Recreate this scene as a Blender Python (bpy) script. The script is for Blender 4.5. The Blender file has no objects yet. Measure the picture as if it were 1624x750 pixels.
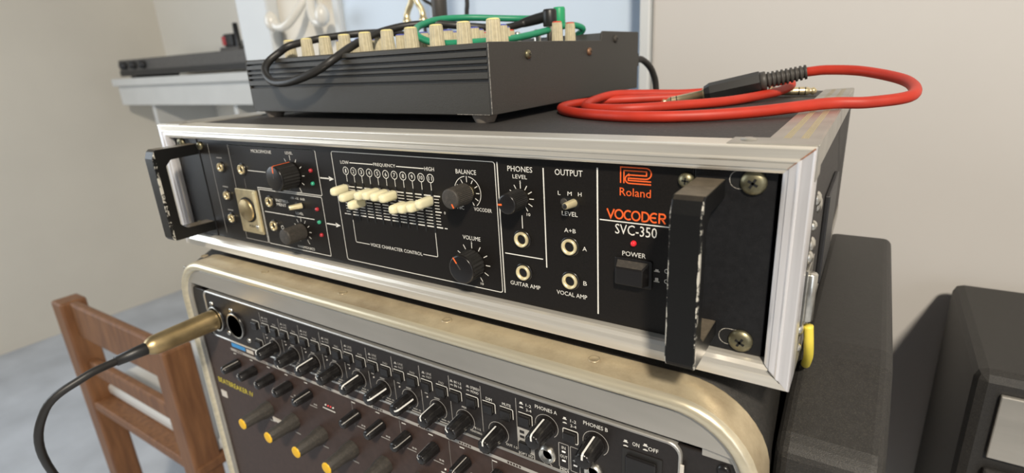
import bpy, math, random
from mathutils import Vector, Matrix
random.seed(7)
SC = bpy.context.scene
COL = SC.collection
# All lengths below are millimetres in the frame of the vocoder's front panel:
# X right along the panel, Y into the depth, Z up, origin at the panel's centre.
MM = 0.001
ZO = 0.95          # height of the panel centre above the floor, metres
def W(p): return Vector((p[0]*MM, p[1]*MM, p[2]*MM + ZO))

# ------------------------------------------------------------------ camera
cam = bpy.data.cameras.new('camera'); camo = bpy.data.objects.new('camera', cam); COL.objects.link(camo)
right = Vector((0.83983404, 0.54007619, -0.0547402)); down = Vector((0.12535053, -0.29105607, -0.94845854)); fwd = Vector((-0.52817235, 0.78968606, -0.31213763))
M4 = Matrix((right, -down, -fwd)).transposed().to_4x4(); M4.translation = W((271.764, -246.478, 94.071))
camo.matrix_world = M4
cam.sensor_fit = 'HORIZONTAL'; cam.sensor_width = 36.0; cam.lens = 871.455/1624*36.0
cam.clip_start = 0.01; cam.clip_end = 50
cam.dof.use_dof = True; cam.dof.focus_distance = 0.31; cam.dof.aperture_fstop = 8.5
SC.camera = camo
# ------------------------------------------------------------------ world and lights
wd = bpy.data.worlds.new('room_ambience'); SC.world = wd; wd.use_nodes = True
wd.node_tree.nodes['Background'].inputs[0].default_value = (0.93, 0.96, 1.0, 1); wd.node_tree.nodes['Background'].inputs[1].default_value = 0.10
def area(name, loc, target, size, power, col, shape='DISK', sy=None):
    l = bpy.data.lights.new(name, 'AREA'); l.shape = shape; l.size = size; l.energy = power; l.color = col
    if sy: l.size_y = sy
    o = bpy.data.objects.new(name, l); COL.objects.link(o); o.location = W(loc)
    o.rotation_euler = (W(target)-W(loc)).to_track_quat('-Z', 'Y').to_euler(); return o
area('ceiling_lamp_light', (1000, -1330, 1330), (60, 0, 0), 0.20, 54, (1.0, 0.90, 0.75))
area('window_daylight', (-2150, -900, 500), (-200, 500, 100), 1.3, 21, (0.80, 0.90, 1.0), 'RECTANGLE', 1.3)
area('side_cool_fill', (1850, -1500, 250), (254, 0, 0), 1.0, 10, (0.80, 0.88, 1.0), 'RECTANGLE', 1.2)  # added cool fill for the right frame rail; no window stands there
vs = SC.view_settings; vs.view_transform = 'Standard'; vs.look = 'None'; vs.exposure = 0.0; vs.gamma = 1.0; vs.use_curve_mapping = False

# ------------------------------------------------------------------ materials
MAT = {}
def mat(name, col, rough=0.5, metal=0.0, var=0.0, vscale=200.0, stretch=(1,1,1), bump=0.0, bscale=800.0, spec=0.5, col2=None, emit=0.0, coat=0.0, dust=None, dscale=60.0, dlo=0.5, dhi=0.75):
    m = bpy.data.materials.new(name); m.use_nodes = True; nt = m.node_tree; b = nt.nodes['Principled BSDF']
    b.inputs['Base Color'].default_value = (*col, 1); b.inputs['Roughness'].default_value = rough; b.inputs['Metallic'].default_value = metal
    b.inputs['Specular IOR Level'].default_value = spec; b.inputs['Coat Weight'].default_value = coat
    if emit: b.inputs['Emission Color'].default_value = (*col, 1); b.inputs['Emission Strength'].default_value = emit
    tc = nt.nodes.new('ShaderNodeTexCoord'); mp = nt.nodes.new('ShaderNodeMapping'); mp.inputs['Scale'].default_value = stretch
    nt.links.new(tc.outputs['Object'], mp.inputs[0]); last = None
    if var or col2:
        n = nt.nodes.new('ShaderNodeTexNoise'); n.inputs['Scale'].default_value = vscale; n.inputs['Detail'].default_value = 4
        nt.links.new(mp.outputs[0], n.inputs[0])
        r = nt.nodes.new('ShaderNodeValToRGB'); r.color_ramp.elements[0].position = 0.3; r.color_ramp.elements[1].position = 0.7
        c2 = col2 or tuple(min(1, c*(1+var)) for c in col); c1 = col if col2 else tuple(c*(1-var) for c in col)
        r.color_ramp.elements[0].color = (*c1, 1); r.color_ramp.elements[1].color = (*c2, 1)
        nt.links.new(n.outputs[0], r.inputs[0]); nt.links.new(r.outputs[0], b.inputs['Base Color']); last = r.outputs[0]
    if dust:
        n = nt.nodes.new('ShaderNodeTexNoise'); n.inputs['Scale'].default_value = dscale; n.inputs['Detail'].default_value = 6; n.inputs['Roughness'].default_value = 0.7
        nt.links.new(tc.outputs['Object'], n.inputs[0])
        r = nt.nodes.new('ShaderNodeValToRGB'); r.color_ramp.elements[0].position = dlo; r.color_ramp.elements[1].position = dhi
        nt.links.new(n.outputs[0], r.inputs[0])
        mx = nt.nodes.new('ShaderNodeMix'); mx.data_type = 'RGBA'; mx.inputs[7].default_value = (*dust, 1)
        nt.links.new(r.outputs[0], mx.inputs[0])
        if last: nt.links.new(last, mx.inputs[6])
        else: mx.inputs[6].default_value = (*col, 1)
        nt.links.new(mx.outputs[2], b.inputs['Base Color'])
    if bump:
        n = nt.nodes.new('ShaderNodeTexNoise'); n.inputs['Scale'].default_value = bscale; n.inputs['Detail'].default_value = 2
        nt.links.new(mp.outputs[0], n.inputs[0]); bp = nt.nodes.new('ShaderNodeBump'); bp.inputs['Strength'].default_value = bump; bp.inputs['Distance'].default_value = 0.0005
        nt.links.new(n.outputs[0], bp.inputs['Height']); nt.links.new(bp.outputs[0], b.inputs['Normal'])
    MAT[name] = m; return m
mat('panel_black', (0.010, 0.0085, 0.0075), 0.36, var=0.2, vscale=900, bump=0.1, bscale=2500, dust=(0.03, 0.026, 0.023), dscale=1400, dlo=0.62, dhi=0.9, spec=0.3)
mat('ear_black', (0.011, 0.011, 0.012), 0.42, var=0.2, vscale=300, bump=0.15, bscale=2500, spec=0.3, dust=(0.05, 0.045, 0.04), dscale=900, dlo=0.6, dhi=0.9)
mat('print_white', (0.80, 0.78, 0.72), 0.6)
mat('print_grey', (0.30, 0.29, 0.27), 0.6)
mat('print_dim', (0.42, 0.40, 0.37), 0.6)
mat('print_orange', (0.90, 0.13, 0.02), 0.55)
mat('print_yellow', (0.75, 0.62, 0.06), 0.6)
mat('print_blue', (0.05, 0.28, 0.62), 0.6)
mat('knob_black', (0.020, 0.019, 0.018), 0.42, bump=0.1, bscale=3000)
mat('knob_dusty', (0.045, 0.040, 0.034), 0.6, bump=0.1, bscale=3000, dust=(0.12, 0.10, 0.08), dscale=500, dlo=0.5, dhi=0.9)
mat('knob_gloss', (0.012, 0.011, 0.011), 0.25)
mat('pointer_orange', (0.95, 0.16, 0.03), 0.5)
mat('pointer_white', (0.85, 0.84, 0.80), 0.45)
mat('cream_cap', (0.84, 0.78, 0.52), 0.42, var=0.05, vscale=150)
mat('cream_knob', (0.56, 0.50, 0.34), 0.55, var=0.12, vscale=300)
mat('yellow_top', (0.85, 0.74, 0.32), 0.45)
mat('blue_top', (0.07, 0.09, 0.40), 0.5)
mat('red_top', (0.62, 0.06, 0.03), 0.5)
mat('aluminium', (0.80, 0.76, 0.68), 0.30, 0.6, var=0.10, vscale=60, stretch=(0.15, 4, 4), bump=0.08, bscale=600)
mat('aluminium_side', (0.80, 0.79, 0.81), 0.30, 0.5, var=0.10, vscale=60, stretch=(4, 4, 0.15), bump=0.08, bscale=600)
mat('aluminium_worn', (0.58, 0.49, 0.33), 0.40, 0.45, var=0.10, vscale=25, bump=0.12, bscale=700, dust=(0.36, 0.28, 0.18), dscale=22, dlo=0.42, dhi=0.72)
mat('aluminium_lip', (0.74, 0.67, 0.50), 0.30, 0.6, var=0.10, vscale=90, stretch=(0.2, 3, 3))
mat('aluminium_grey', (0.46, 0.44, 0.40), 0.40, 0.6, var=0.14, vscale=18, stretch=(0.4, 2, 2), bump=0.06, bscale=900)
mat('bezel_silver', (0.60, 0.58, 0.54), 0.35, 0.8)
mat('trim_silver', (0.42, 0.40, 0.36), 0.35, 0.6, var=0.12, vscale=60)
mat('trim_gold', (0.62, 0.52, 0.30), 0.4, 0.6)
mat('steel', (0.70, 0.68, 0.62), 0.28, 1.0, var=0.1, vscale=300)
mat('brass', (0.72, 0.61, 0.38), 0.34, 0.8, var=0.12, vscale=200)
mat('brass_light', (0.80, 0.70, 0.44), 0.36, 0.45, var=0.08, vscale=200)
mat('brass_dull', (0.50, 0.38, 0.20), 0.38, 0.9, var=0.15, vscale=80)
mat('screw_olive', (0.22, 0.20, 0.125), 0.38, 0.8, var=0.18, vscale=300)
mat('screw_rusty', (0.26, 0.15, 0.09), 0.5, 0.6, var=0.2, vscale=400)
mat('hole_dark', (0.004, 0.004, 0.004), 0.7)
mat('hole_inner', (0.30, 0.25, 0.19), 0.5, 0.5)
mat('case_black', (0.034, 0.031, 0.030), 0.62, var=0.25, vscale=900, bump=0.5, bscale=900, dust=(0.16, 0.14, 0.12), dscale=420, dlo=0.58, dhi=0.85)
mat('mixer_black', (0.046, 0.044, 0.041), 0.55, var=0.18, vscale=2500, bump=0.5, bscale=1800)
mat('mixer_front', (0.042, 0.039, 0.033), 0.52, var=0.12, vscale=2500, bump=0.3, bscale=1800)
mat('rust', (0.30, 0.11, 0.04), 0.8, var=0.5, vscale=900)
mat('scuff', (0.30, 0.28, 0.25), 0.6, var=0.8, vscale=1200)
mat('foot_rubber', (0.26, 0.23, 0.20), 0.6, bump=0.2)
mat('led_red', (0.75, 0.02, 0.03), 0.2, emit=0.25, coat=0.6)
mat('led_dim_red', (0.45, 0.02, 0.03), 0.2, coat=0.6)
mat('led_green', (0.03, 0.35, 0.20), 0.2, coat=0.6)
mat('led_white', (0.85, 0.80, 0.72), 0.3, emit=0.5)
mat('red_cable', (0.50, 0.032, 0.014), 0.5, var=0.10, vscale=70)
mat('green_cable', (0.018, 0.27, 0.14), 0.42, var=0.10, vscale=70)
mat('black_cable', (0.022, 0.021, 0.020), 0.45, bump=0.1)
mat('plug_black', (0.016, 0.016, 0.016), 0.40, bump=0.1, bscale=1500)
mat('boot_grey', (0.06, 0.055, 0.05), 0.5)
mat('blue_plastic', (0.03, 0.20, 0.62), 0.4)
mat('green_plug', (0.02, 0.36, 0.15), 0.4)
mat('yellow_cap', (0.85, 0.50, 0.02), 0.45)
mat('yellow_cable', (0.80, 0.65, 0.08), 0.45)
mat('shell_plastic', (0.022, 0.021, 0.020), 0.5, var=0.2, vscale=400, bump=0.35, bscale=2600, dust=(0.085, 0.075, 0.06), dscale=1500, dlo=0.5, dhi=0.85)
mat('rack_dark', (0.02, 0.017, 0.015), 0.55, var=0.2, vscale=300)
mat('unit_black', (0.016, 0.013, 0.012), 0.42, var=0.2, vscale=500)
mat('unit_haze_brown', (0.050, 0.030, 0.024), 0.5, var=0.15, vscale=200)  # brown lens haze is partly put into this panel colour
mat('wall_beige', (0.60, 0.58, 0.56), 0.8, var=0.03, vscale=3, bump=0.12, bscale=14)
mat('wall_cream', (0.78, 0.74, 0.66), 0.8, var=0.03, vscale=3, bump=0.1, bscale=20)
mat('door_white', (0.64, 0.75, 0.89), 0.45, var=0.02, vscale=4, bump=0.08, bscale=12)  # blue of the cool daylight on the white door is put into its colour
mat('trim_white', (0.66, 0.69, 0.71), 0.45, var=0.03, vscale=6)
mat('floor_pale', (0.52, 0.55, 0.60), 0.6, var=0.15, vscale=5)
mat('wood', (0.16, 0.07, 0.03), 0.5, col2=(0.26, 0.12, 0.05), vscale=14, stretch=(8, 8, 1), bump=0.1, bscale=60)
mat('table_wood', (0.20, 0.10, 0.05), 0.5, col2=(0.30, 0.16, 0.08), vscale=10, stretch=(1, 8, 8))
mat('porcelain', (0.80, 0.78, 0.72), 0.22, coat=0.5)
mat('shelf_white', (0.66, 0.66, 0.64), 0.5, var=0.03, vscale=10)
mat('device_grey', (0.10, 0.095, 0.09), 0.5, var=0.15, vscale=80)
mat('device_dark', (0.02, 0.02, 0.022), 0.45)
mat('sticker_white', (0.62, 0.58, 0.52), 0.7)
mat('amp_cloth', (0.03, 0.028, 0.027), 0.8, var=0.4, vscale=500, bump=0.4, bscale=900)
# worn black paint on the handles: pale chips along the long front edges
def worn(name):
    m = mat(name, (0.008, 0.008, 0.008), 0.34, bump=0.15, bscale=900, spec=0.3); nt = m.node_tree; b = nt.nodes['Principled BSDF']
    tc = nt.nodes.new('ShaderNodeTexCoord'); sx = nt.nodes.new('ShaderNodeSeparateXYZ'); nt.links.new(tc.outputs['Object'], sx.inputs[0])
    ab = nt.nodes.new('ShaderNodeMath'); ab.operation = 'ABSOLUTE'; nt.links.new(sx.outputs[0], ab.inputs[0])
    n = nt.nodes.new('ShaderNodeTexNoise'); n.inputs['Scale'].default_value = 150; n.inputs['Detail'].default_value = 10; n.inputs['Roughness'].default_value = 0.75; nt.links.new(tc.outputs['Object'], n.inputs[0])
    mr = nt.nodes.new('ShaderNodeMapRange'); mr.inputs[1].default_value = 0.0046; mr.inputs[2].default_value = 0.0060; nt.links.new(ab.outputs[0], mr.inputs[0])
    fy = nt.nodes.new('ShaderNodeMath'); fy.operation = 'LESS_THAN'; fy.inputs[1].default_value = -0.0355; nt.links.new(sx.outputs[1], fy.inputs[0])
    mu = nt.nodes.new('ShaderNodeMath'); mu.operation = 'MULTIPLY'; nt.links.new(mr.outputs[0], mu.inputs[0]); nt.links.new(fy.outputs[0], mu.inputs[1])
    ad = nt.nodes.new('ShaderNodeMath'); ad.operation = 'MULTIPLY'; nt.links.new(mu.outputs[0], ad.inputs[0]); nt.links.new(n.outputs[0], ad.inputs[1])
    gt = nt.nodes.new('ShaderNodeMath'); gt.operation = 'GREATER_THAN'; gt.inputs[1].default_value = 0.5; nt.links.new(ad.outputs[0], gt.inputs[0])
    mx = nt.nodes.new('ShaderNodeMix'); mx.data_type = 'RGBA'; mx.inputs[6].default_value = (0.008, 0.008, 0.008, 1); mx.inputs[7].default_value = (0.55, 0.53, 0.47, 1)
    nt.links.new(gt.outputs[0], mx.inputs[0])
    ge = nt.nodes.new('ShaderNodeNewGeometry'); sz = nt.nodes.new('ShaderNodeSeparateXYZ'); nt.links.new(ge.outputs['Normal'], sz.inputs[0])   # dust settled on level faces
    m2 = nt.nodes.new('ShaderNodeMapRange'); m2.inputs[1].default_value = 0.75; m2.inputs[2].default_value = 1.0; m2.inputs[4].default_value = 1.3; nt.links.new(sz.outputs[2], m2.inputs[0])
    mm = nt.nodes.new('ShaderNodeMath'); mm.operation = 'MULTIPLY'; mm.use_clamp = True; nt.links.new(m2.outputs[0], mm.inputs[0]); nt.links.new(n.outputs[0], mm.inputs[1])
    mz = nt.nodes.new('ShaderNodeMix'); mz.data_type = 'RGBA'; mz.inputs[7].default_value = (0.20, 0.165, 0.12, 1); nt.links.new(mm.outputs[0], mz.inputs[0]); nt.links.new(mx.outputs[2], mz.inputs[6])
    nt.links.new(mz.outputs[2], b.inputs['Base Color'])
worn('handle_black')

# ------------------------------------------------------------------ mesh helpers
ORG = Vector((0, 0, 0))     # origin (mm) of the thing being built
class MB:
    def __init__(s): s.v = []; s.f = []; s.sm = []
    def add(s, vs, fs, smooth=False):
        o = len(s.v); s.v += [tuple(p) for p in vs]; s.f += [tuple(i+o for i in f) for f in fs]; s.sm += [smooth]*len(fs); return s
    def box(s, x0, x1, y0, y1, z0, z1):
        vs = [(x, y, z) for z in (z0, z1) for y in (y0, y1) for x in (x0, x1)]
        return s.add(vs, [(0, 2, 3, 1), (4, 5, 7, 6), (0, 1, 5, 4), (2, 6, 7, 3), (0, 4, 6, 2), (1, 3, 7, 5)])
    def prism(s, poly, axis, a, b):     # poly in the two other axes (cyclic order y,z / z,x / x,y)
        n = len(poly)
        def P(p, t): return {'x': (t, p[0], p[1]), 'y': (p[0], t, p[1]), 'z': (p[0], p[1], t)}[axis]
        vs = [P(p, a) for p in poly] + [P(p, b) for p in poly]
        return s.add(vs, [tuple(range(n))[::-1], tuple(range(n, 2*n))] + [(i, (i+1) % n, n+(i+1) % n, n+i) for i in range(n)])
    def lathe(s, prof, org, d=(0, -1, 0), seg=24, smooth=True, radial=None):   # prof: (distance along d, radius)
        d = Vector(d).normalized(); u = d.orthogonal().normalized(); w = d.cross(u); org = Vector(org); vs = []; fs = []; n = len(prof)
        for i in range(seg):
            a = 2*math.pi*i/seg; e = u*math.cos(a)+w*math.sin(a)
            for (t, r) in prof:
                k = radial(i, t, r) if radial else r
                vs.append(org+d*t+e*k)
        for i in range(seg):
            j = (i+1) % seg
            for q in range(n-1): fs.append((i*n+q, j*n+q, j*n+q+1, i*n+q+1))
        s.add(vs, fs, smooth)
        for q, rev in ((0, True), (n-1, False)):
            if prof[q][1] > 1e-6:
                c = len(s.v); ring = [vs[i*n+q] for i in range(seg)]
                s.add(ring, [tuple(range(seg))[::-1] if rev else tuple(range(seg))])
        return s
    def tube(s, path, r, seg=10, smooth=True, cap=True):
        P = [Vector(p) for p in path]; n = len(P); vs = []; fs = []; up = None
        for i in range(n):
            t = (P[min(i+1, n-1)]-P[max(i-1, 0)]).normalized()
            if up is None: up = t.orthogonal().normalized()
            up = (up-t*up.dot(t)).normalized(); w = t.cross(up); rr = r[i] if isinstance(r, (list, tuple)) else r
            for k in range(seg):
                a = 2*math.pi*k/seg; vs.append(P[i]+(up*math.cos(a)+w*math.sin(a))*rr)
        for i in range(n-1):
            for k in range(seg): fs.append((i*seg+k, i*seg+(k+1) % seg, (i+1)*seg+(k+1) % seg, (i+1)*seg+k))
        if cap: fs += [tuple(range(seg))[::-1], tuple(range((n-1)*seg, n*seg))]
        return s.add(vs, fs, smooth)
    def stroke(s, pts, w, y, close=False):    # flat ribbon in the XZ plane at depth y
        P = [Vector((p[0], p[1])) for p in pts]; n = len(P); L = []
        for i in range(n):
            a = P[(i-1) % n] if (close or i > 0) else None; b = P[(i+1) % n] if (close or i < n-1) else None
            d1 = (P[i]-a).normalized() if a else None; d2 = (b-P[i]).normalized() if b else None
            d1 = d1 or d2; d2 = d2 or d1; t = (d1+d2)
            t = t.normalized() if t.length > 1e-6 else d1
            nrm = Vector((-t.y, t.x)); c = max(0.35, nrm.dot(Vector((-d1.y, d1.x)))); o = nrm*(w/2/c); L.append((P[i]+o, P[i]-o))
        vs = []; fs = []
        for l, r in L: vs += [(l.x, y, l.y), (r.x, y, r.y)]
        for i in range(n if close else n-1):
            j = (i+1) % n; fs.append((2*i, 2*i+1, 2*j+1, 2*j))
        return s.add(vs, fs)
    def build(s, name, m, parent=None, bevel=0.0, loc=None, seg=2, xf=None):
        me = bpy.data.meshes.new(name)
        vv = [Vector(p) for p in s.v]
        if xf: vv = [xf(p) for p in vv]
        if parent is None and loc is None: vv = [W(p) for p in vv]
        elif parent is None: vv = [(p-Vector(loc))*MM for p in vv]
        else: vv = [(p-ORG)*MM for p in vv]
        me.from_pydata(vv, [], s.f); me.polygons.foreach_set('use_smooth', s.sm); me.materials.append(MAT[m]); me.update()
        o = bpy.data.objects.new(name, me); COL.objects.link(o)
        if parent: o.parent = parent
        elif loc is not None: o.location = W(loc)
        if bevel:
            b = o.modifiers.new('bevel', 'BEVEL'); b.width = bevel*MM; b.segments = seg; b.limit_method = 'ANGLE'; b.angle_limit = math.radians(40)
        return o
def B(*a): return MB().box(*a)
def thing(name, label, cat, loc, group=None):
    global ORG
    o = bpy.data.objects.new(name, None); COL.objects.link(o); o.location = W(loc); o.empty_display_size = 0.02
    o['label'] = label; o['category'] = cat
    if group: o['group'] = group
    ORG = Vector(loc); return o
def tag(o, label, cat, group=None):
    o['label'] = label; o['category'] = cat
    if group: o['group'] = group
    return o
def structure(o, label, cat): o['kind'] = 'structure'; o['label'] = label; o['category'] = cat; return o
def sub(child, part):       # hang a mesh built in the thing's frame under one of the thing's parts
    child.parent = part; child.location = -part.location; return child
def copy_part(o, dx, dy, dz, parent=None, name=None):
    c = o.copy(); COL.objects.link(c); c.parent = parent or o.parent
    c.location = o.location + Vector((dx, dy, dz))*MM
    return c
def text(s, x, z, w, h, y, m, parent, align='C', name='lettering', xf=None):
    cu = bpy.data.curves.new('t', 'FONT'); cu.body = s; cu.size = 1; cu.resolution_u = 2
    to = bpy.data.objects.new('t', cu); COL.objects.link(to)
    me = bpy.data.meshes.new_from_object(to.evaluated_get(bpy.context.evaluated_depsgraph_get()))
    bpy.data.objects.remove(to); bpy.data.curves.remove(cu)
    xs = [v.co.x for v in me.vertices]; ys = [v.co.y for v in me.vertices]
    if not xs: return None
    x0, x1, y0, y1 = min(xs), max(xs), min(ys), max(ys)
    if w is None: w = (x1-x0)*h/max(1e-6, y1-y0)
    left = x-w/2 if align == 'C' else x
    for v in me.vertices:
        p = Vector((left+(v.co.x-x0)/(x1-x0)*w, y, z-h/2+(v.co.y-y0)/(y1-y0)*h))
        if xf: p = xf(p)
        v.co = (p-ORG)*MM
    me.name = name; me.materials.clear(); me.materials.append(MAT[m])
    o = bpy.data.objects.new(name, me); COL.objects.link(o); o.parent = parent; return o
def catmull(pts, n=10):
    P = [Vector(p) for p in pts]; P = [P[0]*2-P[1]]+P+[P[-1]*2-P[-2]]; out = []
    for i in range(1, len(P)-2):
        for k in range(n):
            t = k/n; a, b, c, d = P[i-1], P[i], P[i+1], P[i+2]
            out.append(0.5*((2*b)+(c-a)*t+(2*a-5*b+4*c-d)*t*t+(3*b-a-3*c+d)*t**3))
    out.append(P[-2]); return out
def rrect(x0, x1, z0, z1, r, n=5):
    o = []
    for cx, cz, a0 in ((x1-r, z1-r, 0), (x0+r, z1-r, 90), (x0+r, z0+r, 180), (x1-r, z0+r, 270)):
        for k in range(n+1):
            a = math.radians(a0+90*k/n); o.append((cx+r*math.cos(a), cz+r*math.sin(a)))
    return o

# ================================================================== the room
FLOOR = -ZO/MM
structure(B(-2600, 1900, -2600, 1300, FLOOR-30, FLOOR).build('floor', 'floor_pale'), 'pale blue grey floor of the room', 'floor')
structure(B(28, 1900, 452, 520, FLOOR, 1600).build('wall_right', 'wall_beige', bevel=4), 'beige plaster wall behind the rack on the right', 'wall')
structure(B(-2600, 30, 1180, 1260, FLOOR, 1600).build('wall_back', 'wall_cream'), 'cream wall at the back of the room', 'wall')
structure(B(-2680, -2600, -2600, 1260, FLOOR, 1600).build('wall_left', 'wall_cream'), 'cream wall at the far left of the room', 'wall')
structure(B(1900, 1980, -2600, 520, FLOOR, 1600).build('wall_side', 'wall_beige'), 'beige wall at the far right of the room', 'wall')
structure(B(-80, 28, 561, 1180, FLOOR, 1600).build('wall_return', 'wall_beige'), 'short return of wall beside the white door', 'wall')
# white cupboard door with a frame; hooks hang on it
dr = structure(B(-595, 22, 522, 560, FLOOR, 1600).build('door_1', 'door_white', bevel=2), 'white painted door behind the mixer, cool daylight put into its colour', 'door')
structure(B(-612, -596, 512, 560, FLOOR, 1600).build('trim_1', 'trim_white', bevel=2), 'narrow white moulding at the edge of the pale door', 'trim')
structure(B(14, 27, 446, 521, FLOOR, 1600).build('trim_2', 'trim_white', bevel=2), 'white strip between the pale door and the beige wall', 'trim')
structure(B(-800, -613, 530, 560, FLOOR, 1600).build('wall_panel', 'wall_cream', bevel=2), 'cream panel carrying the white coat hook', 'wall')
structure(B(-908, -801, 505, 560, FLOOR, 1600).build('trim_3', 'trim_white', bevel=5), 'broad white upright board left of the coat hook', 'trim')

# ================================================================== table under the racks
T = thing('low_table', 'low brown wooden table carrying the stacked racks', 'table', (0, 140, FLOOR))
B(-345, 345, -60, 318, -470, -440).build('table_top', 'table_wood', T, 3)
for x in (-325, 285):
    for y in (-40, 262): B(x, x+40, y, y+40, FLOOR, -470).build('leg', 'table_wood', T, 2)

# ================================================================== lower rack case (moulded plastic, aluminium valance)
T = thing('moulded_rack_case', 'black moulded plastic rack case with rounded aluminium front frame', 'rack case', (0, 140, -440))
OUT = rrect(-250.3, 250.3, -437, -61.5, 42, 10)
def loft(rings, closed=True):
    mb = MB(); n = len(rings[0]); vs = [p for r in rings for p in r]; fs = []
    for k in range(len(rings)-1):
        for i in range(n): fs.append((k*n+i, k*n+(i+1) % n, (k+1)*n+(i+1) % n, (k+1)*n+i))
    return mb.add(vs, fs, True)
def ring(d, y): return [(x, y, z) for x, z in rrect(-250.3+d, 250.3-d, -437+d, -61.5-d, 42-d*0.75, 10)]
loft([ring(0.8, -2.0), ring(0.1, -2.4), ring(0, -3), ring(0.3, -3.6), ring(0.8, -21.2), ring(0.9, -21.4)]).build('valance', 'aluminium_worn', T)
loft([ring(0.9, -21.4), ring(1.6, -23.6), ring(3.2, -25.0), ring(6.0, -25.0), ring(7.6, -23.8), ring(8.4, -22.2)]).build('valance_lip', 'aluminium_lip', T)
loft([ring(8.4, -22.2), ring(9.2, -21.2), ring(10.0, -21.6), ring(10.6, -20.5), ring(10.8, 8)]).build('valance_groove', 'aluminium_grey', T)
MB().prism([(-240, -71), (226, -71), (233, -76), (239.5, -88.6), (225, -87.2), (-225, -85.8), (-240, -85.8)], 'y', -19.5, -21.6).build('rack_strip', 'aluminium_grey', T, 0.3)
B(222, 240, -19.4, -14, -93, -86).build('corner_bracket', 'aluminium_grey', T, 0.5)
# shell behind the valance
loft([[(x, y, z) for x, z in rrect(-w, w, -438.5, t, 44, 10)] for w, t, y in ((246, -65, 0), (249, -62.5, 4), (249.6, -60.5, 22), (249.6, -59.4, 60), (249.6, -59.4, 285), (240, -70, 296))]).build('shell', 'shell_plastic', T)
MB().box(-240, 240, 292, 296, -430, -70).build('back_panel', 'shell_plastic', T)
for sx in (1, -1):
    MB().prism([(3, -94), (3, -430), (282, -430), (282, -66), (75, -66), (60, -68), (12, -88)], 'x', 250.6*sx, 296*sx).build('side_bumper', 'shell_plastic', T, 6, seg=4)
    B(*sorted((238*sx, 240.4*sx)), -18, 60, -400, -96).build('rack_rail', 'rack_dark', T)
MB().box(-240, 240, 60, 64, -430, -72).build('inner_wall', 'rack_dark', T)
for x in (-36, 61, 162, -130, -220): MB().lathe([(0, 3.4), (0.35, 3.2), (0.4, 2.6), (0.15, 2.2), (0.12, 0)], (x, -10.5, -61.8), (0, 0, 1), 20).build('rivet', 'aluminium_worn', T)

# ------------------------------------------------------------------ audio interface in the lower rack
DY = -20.0
A = thing('audio_interface', 'black audio interface with silver bezel and white pointer knobs in the lower rack', 'audio interface', (0, 0, -135.4))
B(-241, 241, DY+1, DY+3.5, -135.2, -91.6).build('rack_ear', 'unit_black', A, 0.6)
B(-214, 210, DY+3.5, 110, -134.5, -92.5).build('body', 'rack_dark', A)
MB().prism(rrect(-217, 211.5, -135.2, -91.6, 6, 5), 'y', DY+1, DY).build('front_panel', 'unit_black', A)
def bez(d, y): return [(x, y, z) for x, z in rrect(-218.5+d, 213+d*-1, -136+d, -90.2-d, 7-d*.6, 6)]
loft([bez(-0.2, DY+9), bez(0, DY-0.2), bez(0.7, DY-1.0), bez(1.5, DY-0.9), bez(1.9, DY+0.2)]).build('bezel', 'bezel_silver', A)
B(212.5, 214.5, DY-1.6, DY-0.6, -108, -101).build('bezel_chip', 'sticker_white', A, 0.3)
def rib(depth, per=2):
    return lambda i, t, r: r-(depth if (i//per) % 2 and r > 1 else 0)
def rot2(a): return math.sin(math.radians(a)), math.cos(math.radians(a))     # angle clockwise from up -> x,z
def pointer_knob(parent, x, z, r, L, ang, body='knob_gloss', ptr='pointer_white', y0=DY, ring=True, name='knob', taper=0.85, wide=0.55):
    k = MB().lathe([(0.8, r*1.02), (L*0.35, r*0.98), (L-1.2, r*taper), (L-0.2, r*taper-0.9), (L, r*taper-1.6), (L, 0)], (x, y0, z), (0, -1, 0), 40, True, rib(0.28)).build(name, body, parent)
    sx, sz = rot2(ang); rr = r*taper; mb = MB()
    e = Vector((sx, 0, sz)); t = Vector((sz, 0, -sx)); c = Vector((x, y0, z))
    def pt(rad, d, w): return c+e*rad+Vector((0, -d, 0))+t*w
    secs = [(r*0.99+0.15, 2.0), (r*0.96+0.15, L*0.4), (rr+0.2, L-1.3), (rr-0.8, L+0.02), (rr*0.30, L+0.12)]
    vs = []; fs = []
    for rad, d in secs: vs += [pt(rad, d, -wide), pt(rad, d, wide)]
    for i in range(len(secs)-1): fs.append((2*i, 2*i+1, 2*i+3, 2*i+2))
    sub(mb.add(vs, fs).build('pointer', ptr, parent), k)
    if ring: MB().stroke([(x+(r+1.7)*math.cos(math.radians(a)), z+(r+1.7)*math.sin(math.radians(a))) for a in range(-50, 231, 14)], 0.35, y0-0.08).build('ring_mark', 'print_dim', parent)
    return k
def push_button(parent, x, z, w=7.4, h=6.4):
    b = B(x, x+w, DY-2.6, DY, z-h, z).build('button', 'knob_gloss', parent, 0.5)
    sub(MB().stroke([(x-0.9, z+0.9), (x+w+0.3, z+0.9), (x+w+0.9, z+0.3), (x+w+0.9, z-h+0.6)], 0.55, DY-0.1).build('button_outline', 'print_white', parent), b)
def inout_icon(parent, x, z, m='print_dim'):
    MB().stroke([(x, z), (x+2.6, z)], 0.5, DY-0.08).stroke([(x+0.5, z+0.7), (x+2.1, z+0.7)], 1.1, DY-0.08).build('icon', m, parent)
    MB().stroke([(x, z-2.5), (x+2.6, z-2.5)], 0.5, DY-0.08).stroke([(x+0.6, z-2.1), (x+2.0, z-2.1)], 0.4, DY-0.08).build('icon', m, parent)
gx = [-122.5+25.1*i for i in range(8)]
gang = [-12, 140, 15, -40, 22, 62, 66, -14]
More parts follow.
